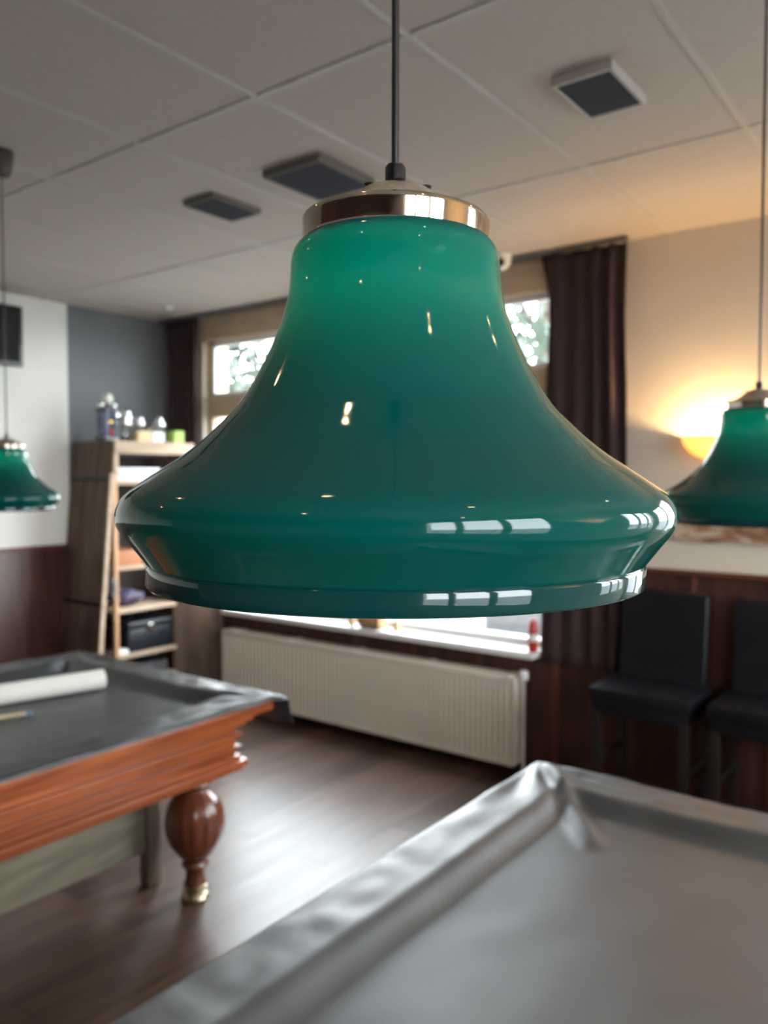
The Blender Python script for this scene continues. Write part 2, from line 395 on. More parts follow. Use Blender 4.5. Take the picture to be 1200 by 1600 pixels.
window('window_1', 'x', *W1, YW, 1, (-3.9, -2.95), (2.13, 2.285), 'wide window in light oak frame with white sill behind the lamp')
window('window_2', 'x', *W2, YW, 1, (.68,), None, 'window further along the cream wall', head=.1, sill=False)
window('window_3', 'y', *W3, XR, 1, (-.75, -.05), None, 'window in the right wall beside the near table', head=.08, sill=False)
window('window_4', 'y', *W4, XR, 1, (2.75, 3.35), None, 'window in the right wall near the far corner', head=.08, sill=False)

# ------------------------------------------------------------------ pendant lamps
PROF = [(.0665, 1.8330), (.0700, 1.8290), (.0722, 1.8240), (.0732, 1.8175), (.0738, 1.8075), (.0754, 1.7947), (.0792, 1.7799), (.0847, 1.7660), (.0907, 1.7526), (.1002, 1.7346), (.1100, 1.7193),
        (.1210, 1.7077), (.1325, 1.6966), (.1459, 1.6857), (.1622, 1.6749), (.1774, 1.6645), (.1848, 1.6584), (.1887, 1.6524), (.1903, 1.6463), (.1897, 1.6401), (.1864, 1.6338), (.1813, 1.6274), (.1746, 1.6187), (.1712, 1.6140)]
def smooth_prof(P, sub=4):
    P = [np.array(p) for p in P]; Q = [2 * P[0] - P[1]] + P + [2 * P[-1] - P[-2]]; out = []
    for i in range(1, len(Q) - 2):
        a, b_, c, d = Q[i - 1:i + 3]
        for k in range(sub):
            u = k / sub
            out.append(tuple(.5 * (2 * b_ + (c - a) * u + (2 * a - 5 * b_ + 4 * c - d) * u * u + (3 * b_ - a - 3 * c + d) * u ** 3)))
    out.append(tuple(P[-1])); return out
def make_lamp(x, y, label):
    z0 = 1.5985
    t = thing('pendant_lamp', (x, y, z0), label, 'pendant lamp', 'green bell pendant lamps over the billiard tables')
    outer = smooth_prof(PROF) + [(.1700, 1.6128)]
    inner = [(max(.02, r - .0035), z) for r, z in reversed(outer)]
    n = 128
    m = MB(); m.lathe(outer, (x, y, 0), n)
    m.lathe([outer[-1]] + inner, (x, y, 0), n, mi=1)
    sh = m.build('shade', [M['shade'], M['shade_in']], t, smooth=50)
    m = MB(); m.lathe([(.1664, 1.6135), (.1704, 1.6130), (.1710, 1.6122), (.1713, 1.6110), (.1714, 1.6000), (.1709, 1.5988), (.1701, z0), (.1690, z0), (.1682, 1.5992), (.1680, 1.6010), (.1680, 1.6110), (.1664, 1.6135)], (x, y, 0), n)
    tag(m.build('shade_rim', M['rim'], t, smooth=50), 'darker teal bottom rim')
    m = MB(); m.lathe([(.0672, 1.8265), (.0680, 1.8270), (.0682, 1.8285), (.0674, 1.8305), (.0660, 1.8320), (.0648, 1.8338), (.06485, 1.8343), (.0650, 1.8365), (.0655, 1.8425), (.06577, 1.8460), (.06581, 1.8466), (.0654, 1.8487), (.0638, 1.8500), (.0600, 1.8508)], (x, y, 0), 96)
    cap = m.build('cap_band', M['cap'], t, smooth=40)
    m = MB(); m.lathe([(.0605, 1.8506), (.0500, 1.8530), (.0390, 1.8585), (.0300, 1.8650), (.0240, 1.8700), (.0150, 1.8722), (.001, 1.8725)], (x, y, 0), 64)
    m.build('cap_dome', M['dome'], cap, smooth=50)
    m = MB()
    for k in range(6):
        a = PI / 3 * k + .2; d = Vector((math.cos(a), math.sin(a), 0)); c = Vector((x, y, 0)) + d * .0225
        m.sphere((c.x, c.y, 1.8708), .0042, 10, 6, (1, 1, .35))
    m.build('vent_hole', M['black'], cap)
    m = MB()
    for k in range(4):
        a = PI / 2 * k + .5
        m.lathe([(.0072, 1.870), (.0072, 1.8865), (.0066, 1.8880), (.0025, 1.8880)], (x, y, 0), 6, a0=a, a1=a + 1.25)
    m.lathe([(.0058, 1.870), (.0058, 1.889), (.0026, 1.8895)], (x, y, 0), 20)
    m.build('cord_grip', M['black'], t, smooth=40)
    m = MB(); m.tube([(x, y, 1.870), (x + .0004, y, 2.1), (x - .0004, y, 2.4), (x, y, 2.85)], .0027, 12); m.build('cord', M['cord'], t)
    m = MB(); m.lathe([(.004, 2.800), (.030, 2.805), (.036, 2.815), (.045, CEIL - .002), (.044, CEIL)], (x, y, 0), 40); m.build('canopy', M['canopy'], t)
    m = MB(); m.lathe([(.001, 1.845), (.020, 1.845), (.021, 1.825), (.018, 1.818)], (x, y, 0), 24); sk = m.build('socket', M['whitebox'], t)
    m = MB(); m.lathe([(.014, 1.820), (.015, 1.810), (.024, 1.790), (.0275, 1.772), (.028, 1.762)], (x, y, 0), 24); bl = m.build('bulb', M['bulb'], t, smooth=60)
    m = MB(); m.lathe([(.0275, 1.763), (.0290, 1.762), (.0286, 1.754), (.025, 1.743), (.014, 1.734), (.001, 1.732)], (x, y, 0), 24); tag(m.build('glow_blocker', M['chrome'], bl, smooth=60), 'added chrome cup that keeps bulb glow off the shade underside')  # unseen cup added to block the bulb's downward light
    return t
LX, LY = -.343, .467
lamp = make_lamp(LX, LY, 'large green bell shaped pendant lamp with chrome cap nearest the camera')
l2 = dup(lamp, (-.396, 1.800, 1.5985 - .022), 'green bell pendant lamp in front of the glowing wall lamp')
l3 = dup(lamp, (-3.022, 1.612, 1.5985 - .052), 'green bell pendant lamp over the left billiard table by the white wall')
for o, dz in ((l2, .022), (l3, .052)):
    for c in o.children:
        if c.name.startswith('canopy'): c.location.z += dz
        if c.name.startswith('cord') and 'grip' not in c.name: c.scale.z = 1.0; c.location.z += dz * .0; 
for c in lamp.children:
    n = c.name
    R_ = Vector((.7978, .6029, 0)); F_ = Vector((-.6029, .7978, 0))
    if n == 'cap_band': c.matrix_local = Matrix.Translation((0, 0, .235)) @ Matrix.Rotation(math.radians(1.2), 4, F_) @ Matrix.Translation((0, 0, -.235))
# cords reach up through the canopies
# ------------------------------------------------------------------ billiard tables and covers
def make_table(x0, x1, y0, y1, label):
    cx, cy = (x0 + x1) / 2, (y0 + y1) / 2
    t = thing('billiard_table', (cx, cy, 0), label, 'billiard table', 'billiard tables')
    def ring(m, ins, za, zb, w=.09, bev=.006):
        a, b_, c, d = x0 + ins, x1 - ins, y0 + ins, y1 - ins
        m.box((a, c, za), (a + w, d, zb), bev); m.box((b_ - w, c, za), (b_, d, zb), bev)
        m.box((a + w - .004, c, za), (b_ - w + .004, c + w, zb), bev); m.box((a + w - .004, d - w, za), (b_ - w + .004, d, zb), bev)
    m = MB(); ring(m, 0, .768, .806, .115, .008); m.build('rim', M['mahog'], t)
    m = MB(); ring(m, .035, .752, .770, .1, .006); ring(m, .055, .730, .754, .09, .008); ring(m, .075, .712, .733, .08, .005); m.build('cornice', M['mahog'], t)
    m = MB(); ring(m, .105, .590, .715, .05, .002); ring(m, .086, .668, .684, .05, .006); ring(m, .088, .620, .634, .05, .006); m.build('apron', M['mahog'], t)
    m = MB(); ring(m, .090, .578, .596, .07, .005); ring(m, .070, .552, .580, .09, .010); ring(m, .085, .535, .555, .08, .006); m.build('base_moulding', M['mahog'], t)
    m = MB(); m.box((x0 + .11, y0 + .11, .72), (x1 - .11, y1 - .11, .762), .002); m.build('bed', M['cover'], t)
    prof = [(.001, .535), (.095, .535), (.098, .522), (.080, .508), (.064, .498), (.058, .486), (.068, .474), (.072, .464), (.060, .452), (.055, .441), (.062, .427), (.086, .405), (.105, .375), (.116, .338), (.119, .303), (.115, .268), (.101, .228), (.079, .192), (.057, .166), (.045, .151), (.052, .142), (.054, .133), (.044, .122), (.037, .100), (.039, .075), (.046, .058), (.041, .050), (.001, .050)]
    for lx, ly in ((x1 - .285, y1 - .16), (x0 + .285, y1 - .16), (x1 - .285, y0 + .16), (x0 + .285, y0 + .16)):
        m = MB(); m.lathe(prof, (lx, ly, 0), 72, flute=14, famp=.045, fz=(.17, .43)); lg = m.build('leg', M['mahog_d'], t, smooth=40)
        m = MB(); m.lathe([(.001, .056), (.040, .056), (.046, .050), (.047, .036), (.040, .026), (.052, .016), (.056, .006), (.052, 0), (.001, 0)], (lx, ly, 0), 40); m.build('brass_foot', M['brass'], lg, smooth=40)
    return t
T1 = (-3.57, -2.235, -.10, 2.245); T2 = (-1.070, .265, -.10, 2.180)
tb = make_table(*T1, 'polished mahogany billiard table with turned legs at the left')
dup(tb, ((T2[0] + T2[1]) / 2, (T2[2] + T2[3]) / 2, 0), 'billiard table below the two right hand lamps, hidden under its dark cover')

def make_cover(T, over, seed, label, corner_flap, fold=None, mat='cover'):
    x0, x1, y0, y1 = T; W, H = x1 - x0, y1 - y0
    ox0, ox1, oy0, oy1 = over
    rnd = random.Random(seed)
    def axis(L_, o0, o1):
        a = [-o0 + o0 * k / 6 for k in range(6)] + [-.006, .0]
        a += list(np.linspace(.012, .16, 16)) + list(np.linspace(.18, L_ - .18, 90)) + list(np.linspace(L_ - .16, L_ - .012, 16))
        a += [L_, L_ + .006] + [L_ + o1 * (k + 1) / 6 for k in range(6)]
        return sorted(set(a))
    U = axis(W, ox0, ox1); Vv = axis(H, oy0, oy1)
    zt = .825
    def hang(s, o):
        """s>0 past the edge: rounds over and hangs, flaring slightly; returns outward, drop"""
        r = .012
        if s < r * 1.57: a = s / r; return r * math.sin(a), r * (1 - math.cos(a))
        e = s - r * 1.57; return r + e * .25, r + e * .95
    P = []
    for v in Vv:
        for u in U:
            x = min(max(u, 0), W); y = min(max(v, 0), H); z = zt
            d = min(x, W - x, y, H - y)
            k = min(1, max(0, (d - .120) / .075)); k = k * k * (3 - 2 * k); z -= .040 * k
            hx = hy = 0; dz = 0
            if u < 0: a, dz1 = hang(-u, ox0); hx = -a; dz = dz1
            if u > W: a, dz1 = hang(u - W, ox1); hx = a; dz = dz1
            if v < 0: a, dz2 = hang(-v, oy0); hy = -a; dz = max(dz, dz2) if dz else dz2
            if v > H: a, dz2 = hang(v - H, oy1); hy = a; dz = (dz ** 2 + dz2 ** 2) ** .5
            if corner_flap and u > W and v > H - .02: hx += corner_flap * min(1, (u - W) / .03) * .5; hy += .03 * min(1, (u - W) / .03)
            px, py = x0 + x + hx, y0 + y + hy
            # loose wrinkles
            w = noise.noise(Vector((u * 3.1 + seed, v * 3.1, 0))) * .0035 + noise.noise(Vector((u * 9 + seed, v * 7, 3))) * .0018
            edge = math.exp(-((d - .05) / .07) ** 2)
            w += edge * .0045 * noise.noise(Vector((u * 14 + seed, v * 14, 7)))
            # tension creases running in from the corners
            for cx, cy in ((0, 0), (W, 0), (0, H), (W, H)):
                dx, dy = abs(u - cx), abs(v - cy); rr = math.hypot(dx, dy)
                if .02 < rr < .55:
                    an = math.atan2(dy, dx); w += .006 * math.exp(-((rr - .2) / .16) ** 2) * math.sin(an * 11 + rr * 9 + cx)
            if fold:
                fx, fy, ang, ln, hh = fold
                dx, dy = u - fx, v - fy
                al = dx * math.cos(ang) + dy * math.sin(ang); ac = -dx * math.sin(ang) + dy * math.cos(ang)
                if -.02 < al < ln: w += hh * math.exp(-(ac / (.017 + .022 * max(al, 0))) ** 2) * math.sin(PI * min(1, (al + .02) / (ln + .02))) ** .6
            z2 = z - dz + w * (1 if dz == 0 else .5)
            if dz: 
                rip = .006 * math.sin(u * 23 + v * 19 + seed) * min(1, dz / .03)
                if u < 0 or u > W: px += rip
                else: py += rip
            P.append((px, py, z2))
    nu = len(U); F = [(j * nu + i, j * nu + i + 1, (j + 1) * nu + i + 1, (j + 1) * nu + i) for j in range(len(Vv) - 1) for i in range(nu - 1)]
    o = MB().add(P, F).build('table_cover', M[mat], smooth=80)
    md = o.modifiers.new('Solidify', 'SOLIDIFY'); md.thickness = .002; md.offset = 1
    return tag(o, label, 'table cover', 'dark covers on the billiard tables')
make_cover(T1, (.10, .022, .10, .13), 3, 'dark grey leatherette cover on the left table under the white roll', .10)
make_cover(T2, (.07, .10, .05, .08), 11, 'leatherette cover with sheen painted in as lighter grey, filling the lower right foreground', 0, fold=(.045, T2[3] - T2[2] - .03, math.radians(-49), .44, .036), mat='cover_sheen')

# brace under the left table
t = thing('wooden_brace', (-2.745, 1.0, 0), 'weathered grey board on a post under the left table', 'brace')
m = MB(); m.box((-2.760, -.05, .150), (-2.730, 2.005, .50), .003); m.build('board', M['board'], t)
m = MB(); m.box((-2.775, 2.008, 0), (-2.715, 2.070, .534), .004); m.build('post', M['post'], t)
m = MB(); m.box((-2.775, -.118, 0), (-2.715, -.053, .534), .004); m.build('post', M['post'], t)

# roll and cue lying on the left cover
a = Vector((-2.985, 1.99, .826)); d = Vector((-.24, -.97, 0)).normalized(); c = d.cross(Vector((0, 0, 1)))
m = MB(); nn = 40; V = []; F = []
for j, (s_, r) in enumerate([(0, .034), (0, .040), (.9, .040), (.9, .034), (0, .034)]):
    for k in range(nn):
        an = 2 * PI * k / nn; V.append(a + d * s_ + c * (r * math.cos(an)) + Vector((0, 0, r * math.sin(an))))
for j in range(4):
    for k in range(nn): F.append((j * nn + k, j * nn + (k + 1) % nn, (j + 1) * nn + (k + 1) % nn, (j + 1) * nn + k))
m.add(V, F); tag(m.build('paper_roll', M['paper'], smooth=40), 'white rolled paper tube lying on the left table cover', 'paper roll')
e = Vector((-2.845, 1.595, .799)); dq = Vector((-.33, -.94, 0)).normalized()
t = thing('cue_stick', (e.x - .23, e.y - .66, .786), 'pale wooden cue with blue tip beside the white roll', 'cue')
m = MB(); m.tube([e + dq * .022, e + dq * .7, e + dq * 1.4], [.0065, .010, .0135], 16); m.build('shaft', M['ash'], t)
m = MB(); m.tube([e, e + dq * .004, e + dq * .022], [.0045, .0064, .0066], 16); tag(m.build('tip', M['chalk'], t), 'blue chalked tip')

# ------------------------------------------------------------------ bookcase in the corner
XF, XB = -4.78, -5.26
def yn(z): return 3.118 + z * .0915
def yf(z): return 4.045 - z * .040
t = thing('bookcase', (-5.02, 3.62, 0), 'tapered open bookcase of rough brown planks in the corner', 'bookcase')
def slab(m, za, zb, f, th, xa, xb, mi=0):
    """piece of a leaning side between two heights"""
    V = []
    for x in (xa, xb):
        for z in (za, zb):
            V += [(x, f(z), z), (x, f(z) + th, z)]
    m.add(V, [(0, 1, 3, 2), (4, 6, 7, 5), (0, 2, 6, 4), (1, 5, 7, 3), (0, 4, 5, 1), (2, 3, 7, 6)], mi)
m = MB()
for za, zb in ((0, .80), (.825, 1.645), (1.67, 1.925)):
    slab(m, za, zb, yn, .03, XB, -5.105); slab(m, za, zb, yn, .031, -5.102, -4.945); slab(m, za, zb, yn, .03, -4.942, XF - .012)
m.build('side_panel', M['plank'], t, smooth=0)
m = MB()
slab(m, .0, 1.83, lambda z: yf(z) - .03, .03, XB, XF - .012); m.build('side_panel', M['plank'], t, smooth=0)
m = MB()
for z in (.8125, 1.6575):
    m = MB(); slab(m, z - .012, z + .012, lambda q: yn(q) - .004, .03, XB + .01, XF - .016); m.build('iron_band', M['iron'], t, smooth=0)
m = MB(); slab(m, .0, 1.70, lambda z: yn(z) - .006, .028, XF - .014, XF + .004); tag(m.build('slanted_slat', M['plank_l'], t, smooth=0), 'pale slanting front slat')
m = MB(); m.box((XF - .035, 3.292, 0), (XF - .005, 3.322, 1.72), .002); tag(m.build('front_post', M['plank_o'], t), 'orange pine front post')
m = MB(); m.box((XF - .006, 3.262, .86), (XF + .012, 3.296, .99), .004); m.box((XF + .01, 3.270, .90), (XF + .02, 3.288, .95), .004); m.build('hinge', M['ventf'], t)
m = MB(); m.box((XF - .04, 3.296, 1.838), (XF + .012, 3.975, 1.925), .004); m.box((XB, 3.325, 1.895), (XF - .03, 3.965, 1.922), .003); m.box((XF - .03, 3.288, 1.70), (XF + .008, 3.325, 1.84), .003); m.build('top', M['plank_l'], t)
m = MB(); m.box((XB, 3.33, .02), (XB + .015, 3.96, 1.83)); m.build('back_panel', M['shelf_dark'], t)
m = MB(); m.prism([(-4.83, 3.815), (-4.585, 4.078), (-4.605, 4.098), (-4.85, 3.835)], 'z', 0, .90); m.build('front_panel', M['plank'], t, smooth=0)
SH = [(1.650, 3.325, 3.95), (1.060, 3.325, 3.56), (.760, 3.325, 3.83), (.440, 3.325, 3.83), (.250, 3.325, 3.83)]
for z, ya, yb in SH:
    m = MB(); m.box((XB + .016, ya, z - .028), (XF - .03, yb, z), .003); m.build('shelf', M['plank_l'], t)
# on the shelves
for k, (h, mat, lab) in enumerate([(.028, 'folder', 'white flat folder at the bottom of the stack on the top shelf'), (.026, 'folder_b', 'blue grey flat folder in the middle of the stack on the top shelf'), (.036, 'folder', 'white flat folder lying uppermost in the stack on the top shelf')]):
    z = 1.651 + [0, .0285, .055][k]; m = MB(); m.box((-5.10 + .01 * k, 3.345 + .006 * k, z), (-4.83, 3.735 - .012 * k, z + h), .003)
    tag(m.build('folder', M[mat]), lab, 'folder', 'folders stacked on the bookcase')
tag(MB().box((-5.12, 3.345, 1.061), (-4.835, 3.555, 1.165), .004).build('card_box', M['orange']), 'orange brown box on the short shelf behind the lamp rim', 'box')
m = MB(); m.sphere((-4.97, 3.50, .82), .1, 20, 12, (1.1, 1.35, .58)); o = m.build('cloth_bag', M['purple']); tag(o, 'purple patterned bag lying on the shelf above the black case', 'bag')
for v in o.data.vertices:
    v.co += v.co.normalized() * .02 * noise.noise(v.co * 14)
    v.co.z = max(v.co.z, .0)
t = thing('storage_case', (-4.97, 3.61, .441), 'black case with lid and handle on a low bookcase shelf', 'case')
m = MB(); m.box((-5.12, 3.43, .441), (-4.83, 3.80, .60), .012); m.build('body', M['navy'], t)
m = MB(); m.box((-5.125, 3.425, .602), (-4.825, 3.805, .655), .014); m.build('lid', M['navy'], t)
m = MB(); m.tube([(-4.97, 3.55, .656), (-4.97, 3.55, .685), (-4.97, 3.575, .695), (-4.97, 3.655, .695), (-4.97, 3.68, .685), (-4.97, 3.68, .656)], .008, 10); m.build('handle', M['black'], t)
m = MB(); m.box((-4.829, 3.59, .575), (-4.818, 3.64, .63), .003); m.build('latch', M['chrome'], t)
tag(MB().box((-4.90, 3.335, .441), (-4.82, 3.42, .475), .003).build('card_pack', M['paper']), 'small white pack left of the black case', 'pack')
m = MB(); m.box((-5.1, 3.48, .251), (-4.85, 3.78, .335), .012); tag(m.build('tool_bag', M['rail']), 'grey bag on the lowest bookcase shelf', 'bag')
# trophies and small boxes on top
ZT = 1.9255
def trophy_cup(x, y, h, label, mat='silver', base='marble', fig=True):
    h *= 1.15
    t = thing('trophy', (x, y, ZT), label, 'trophy', 'trophies on the bookcase')
    m = MB(); m.box((x - .03, y - .03, ZT), (x + .03, y + .03, ZT + .035), .003); m.build('plinth', M[base], t)
    s = h - .035
    m = MB(); m.lathe([(.001, 0), (.024, 0), (.022, .01 * s / .2), (.007, .10 * s), (.006, .30 * s), (.013, .36 * s), (.007, .40 * s), (.022, .46 * s), (.040, .58 * s), (.045, .76 * s), (.043, .80 * s), (.038, .80 * s), (.001, .60 * s)], (x, y, ZT + .035), 28); m.build('cup', M[mat], t, smooth=50)
    for q in (-1, 1):
        m = MB(); m.tube([(x, y + q * .030, ZT + .035 + .56 * s), (x, y + q * .055, ZT + .035 + .62 * s), (x, y + q * .055, ZT + .035 + .74 * s), (x, y + q * .033, ZT + .035 + .77 * s)], .004, 8); m.build('handle', M[mat], t)
    if fig:
        m = MB(); m.sphere((x, y, ZT + .035 + .90 * s), .033, 20, 12, (1, 1, 1.1)); m.sphere((x, y, ZT + .035 + .995 * s), .010, 12, 8); m.lathe([(.035, .79 * s), (.030, .83 * s), (.001, .86 * s)], (x, y, ZT + .035), 24); m.build('lid', M[mat], t, smooth=50)
    return t
x, y = -4.94, 3.355
t = thing('trophy', (x, y, ZT), 'tallest trophy, blue columned with a pale ball on top, leftmost on the bookcase', 'trophy', 'trophies on the bookcase')
m = MB(); m.box((x - .06, y - .06, ZT), (x + .06, y + .06, ZT + .03), .004); m.build('plinth', M['marble'], t)
for dx, dy in ((-.035, -.035), (.035, -.035), (-.035, .035), (.035, .035)):
    m = MB(); m.lathe([(.018, .03), (.020, .04), (.016, .05), (.016, .185), (.020, .195), (.018, .205)], (x + dx, y + dy, ZT), 16); m.build('column', M['bluecol'], t, smooth=50)
m = MB(); m.sphere((x + .02, y, ZT + .13), .026, 16, 10); m.build('medallion', M['gold'], t)
m = MB(); m.sphere((x + .025, y + .01, ZT + .06), .024, 16, 10); m.build('emblem', M['red'], t)
m = MB(); m.box((x - .055, y - .055, ZT + .205), (x + .055, y + .055, ZT + .222), .003)
m.lathe([(.028, .222), (.012, .240), (.010, .250), (.020, .262)], (x, y, ZT), 20); m.build('deck', M['marble'], t)
m = MB(); m.sphere((x, y, ZT + .292), .040, 24, 14); m.build('ball', M['paper'], t)
for q in (-1, 1):
    m = MB(); m.sphere((x, y + q * .05, ZT + .246), .022, 16, 10); m.build('figure', M['silver'], t)
trophy_cup(-5.00, 3.455, .20, 'silver trophy cup right behind the tallest trophy')
trophy_cup(-4.93, 3.49, .145, 'short silver trophy cup beside the cream box')
trophy_cup(-5.03, 3.575, .195, 'silver trophy cup standing behind the cream box')
trophy_cup(-4.99, 3.655, .150, 'silver trophy cup standing behind the white box')
trophy_cup(-4.92, 3.775, .150, 'silver trophy cup between white box and green box')
t = thing('gift_box', (-4.85, 3.565, ZT), 'cream card box with a folded flap on the bookcase', 'box')
m = MB(); m.box((-4.89, 3.51, ZT), (-4.81, 3.62, ZT + .075), .003); m.build('body', M['creambox'], t)
m = MB(); m.box((-4.87, 3.60, ZT + .078), (-4.83, 3.66, ZT + .084), .002, R=Matrix.Rotation(.7, 3, 'X')); m.build('flap', M['creambox'], t)
t = thing('table_clock', (-4.845, 3.69, ZT), 'white rounded box with a grey face on the bookcase', 'clock')
m = MB(); m.box((-4.88, 3.632, ZT), (-4.81, 3.742, ZT + .075), .012); m.build('body', M['whitebox'], t)
m = MB(); m.box((-4.812, 3.662, ZT + .012), (-4.808, 3.712, ZT + .045), .004); m.build('face', M['folder_b'], t)
t = thing('green_box', (-4.85, 3.87, ZT), 'lime green cube box at right end of the bookcase top', 'box')
m = MB(); m.box((-4.89, 3.825, ZT), (-4.81, 3.915, ZT + .070), .004); m.build('body', M['limebox'], t)
m = MB(); m.box((-4.892, 3.823, ZT + .071), (-4.808, 3.917, ZT + .088), .004); m.build('lid', M['limebox'], t)

# ------------------------------------------------------------------ curtains, rail, radiator
def curtain(name, xa, xb, z0, z1, yc, pleats, label, flare=0.0, lean=0.0):
    nu, nv = 140, 40; V = []
    for j in range(nv + 1):
        q = j / nv; z = z0 + (z1 - z0) * q
        for i in range(nu + 1):
            u = i / nu
            top = max(0, (q - .90) / .10)
            pin = 1 - .04 * math.sin(PI * min(1, (1 - q) * 3))
            x = xa + (xb - xa) * (.5 + (u - .5) * pin) - flare * top * max(0, 1 - u * 2.2) + lean * (1 - q) * (u - .5)
            am = .010 + .014 * u + .004 * math.sin(u * 9 + 1)
            yy = yc + am * math.sin(2 * PI * pleats * (u + .02 * math.sin(7 * u + q * 1.5))) * (1 - .35 * top) + .006 * noise.noise(Vector((u * 6, q * 4, 2)))
            V.append((x, yy, z))
    n = nu + 1; F = [(j * n + i, j * n + i + 1, (j + 1) * n + i + 1, (j + 1) * n + i) for j in range(nv) for i in range(nu)]
    o = MB().add(V, F).build(name, M['curtain'], smooth=80)
    md = o.modifiers.new('Solidify', 'SOLIDIFY'); md.thickness = .005; md.offset = 0
    return tag(o, label, 'curtain', 'curtains at the window')
curtain('curtain', -1.980, -1.540, .655, 2.872, 4.095, 4.5, 'dark brown red curtain at right side of the window, by the wall lamp', flare=.04, lean=.05)
curtain('curtain', -5.235, -4.860, .715, 2.872, 4.095, 5, 'dark brown red curtain in the corner above the bookcase')
m = MB(); m.box((-5.24, 4.04, CEIL - .020), (-1.53, 4.09, CEIL - .0005), .003); tag(m.build('curtain_rail', M['rail']), 'grey curtain rail on the ceiling above the window', 'curtain rail')
t = thing('radiator', (-3.29, 4.02, .07), 'long cream panel radiator under the window', 'radiator')
m = MB(); xa, xb = -4.47, -2.105; N_ = 64; pts = []
for k in range(N_):
    w = (xb - xa - .04) / N_; x = xa + .02 + w * k
    pts += [(x, 3.968), (x + w * .35, 3.968), (x + w * .5, 3.975), (x + w * .85, 3.975)]
poly = [(xa, 3.972)] + pts + [(xb, 3.972), (xb, 3.990), (xa, 3.990)]
m.prism(poly, 'z', .085, .545); m.box((xa, 3.966, .535), (xb, 3.99, .56), .004); m.box((xa, 3.966, .07), (xb, 3.99, .095), .004)
m.build('front_panel', M['radiator'], t, smooth=30)
m = MB(); m.box((xa, 4.060, .08), (xb, 4.078, .55), .004); m.build('rear_panel', M['radiator'], t)
m = MB(); m.box((xa, 3.968, .558), (xb, 4.078, .572), .003)
for k in range(5): m.box((xa + .1 + .55 * k, 3.962, .556), (xa + .14 + .55 * k, 4.08, .577), .003)
m.build('top_grille', M['radiator'], t)
for q in (xb, xa):
    m = MB(); m.box((q - .008, 3.968, .08), (q + .008, 4.078, .565), .003); m.build('end_panel', M['radiator'], t)
m = MB(); m.lathe([(.001, .605), (.022, .605), (.026, .598), (.026, .56), (.022, .553), (.001, .553)], (xb + .035, 4.02, 0), 24); v_ = m.build('valve_knob', M['whitebox'], t)
m = MB(); m.tube([(xb + .035, 4.02, .56), (xb + .035, 4.02, .0)], .009, 12); m.build('pipe', M['radiator'], t)
for q in (xa + .3, xb - .34):
    m = MB(); m.box((q, 4.078, .12), (q + .04, YW - .024, .5), .002); m.build('bracket', M['radiator'], t)

# things on the sill (top of sill z=.708)
ZS = .7085
t = thing('candle_log', (-3.18, 4.09, ZS), 'brown wooden log ornament on the window sill', 'ornament')
m = MB(); V = []
m.tube([(-3.275, 4.09, ZS + .048), (-3.10, 4.09, ZS + .048)], .046, 20); m.build('log', M['plank_o'], t)
m = MB(); m.tube([(-3.279, 4.09, ZS + .048), (-3.274, 4.09, ZS + .048)], .044, 20); m.build('end_grain', M['plank'], t)
m = MB(); m.box((-3.25, 4.055, ZS), (-3.12, 4.125, ZS + .010), .003); m.build('foot', M['plank'], t)
def bottle(x, y, h, label):
    t = thing('small_bottle', (x, y, ZS), label, 'bottle', 'little bottles on the sill')
    m = MB(); m.lathe([(.001, 0), (.022, 0), (.024, .006), (.024, .5 * h), (.010, .72 * h), (.010, .9 * h), (.001, .9 * h)], (x, y, ZS), 20); m.build('body', M['creambox'], t, smooth=40)
    m = MB(); m.lathe([(.011, .88 * h), (.012, h), (.001, h)], (x, y, ZS), 16); m.build('stopper', M['gold'], t)
bottle(-3.355, 4.09, .12, 'small yellow bottle on the sill left of the log')
bottle(-2.99, 4.09, .10, 'small yellow bottle on the sill right of the log')
t = thing('spray_can', (-2.035, 4.06, ZS), 'red and pale can at right end of the sill', 'can')
m = MB(); m.lathe([(.001, 0), (.026, 0), (.027, .004), (.027, .06)], (-2.035, 4.06, ZS), 24); m.build('body', M['red'], t)
m = MB(); m.lathe([(.0272, .06), (.0272, .10)], (-2.035, 4.06, ZS), 24); tag(m.build('label_band', M['paper'], t), 'pale label band')
m = MB(); m.lathe([(.027, .10), (.027, .15), (.018, .165), (.016, .18), (.001, .18)], (-2.035, 4.06, ZS), 24); m.build('cap', M['red'], t)

# ------------------------------------------------------------------ ceiling fittings
def ceiling_box(x0, x1, y0, y1, h, label, fm='ventf'):
    t = thing('ceiling_panel', ((x0 + x1) / 2, (y0 + y1) / 2, CEIL - h), label, 'ceiling panel', 'dark panels on the ceiling')
    m = MB(); w = .012
    m.box((x0, y0, CEIL - h), (x0 + w, y1, CEIL), .002); m.box((x1 - w, y0, CEIL - h), (x1, y1, CEIL), .002); m.box((x0 + w, y0, CEIL - h), (x1 - w, y0 + w, CEIL), .002); m.box((x0 + w, y1 - w, CEIL - h), (x1 - w, y1, CEIL), .002)
    m.build('frame', M[fm], t)
    m = MB(); m.box((x0 + w, y0 + w, CEIL - h + .002), (x1 - w, y1 - w, CEIL - .004)); m.build('plate', M['vent'], t)
ceiling_box(-1.125, -.930, 2.335, 2.625, .030, 'dark grey square ceiling panel at upper right, orange lit edge', 'tbar')
ceiling_box(-2.375, -2.075, 2.340, 2.680, .030, 'larger dark grey ceiling panel left of the lamp cap')
ceiling_box(-2.915, -2.715, 2.380, 2.665, .022, 'smallest dark grey ceiling panel, farthest left')
t = thing('security_camera', (-2.205, 3.985, CEIL - .086), 'white dome security camera on the ceiling by the curtain', 'camera')
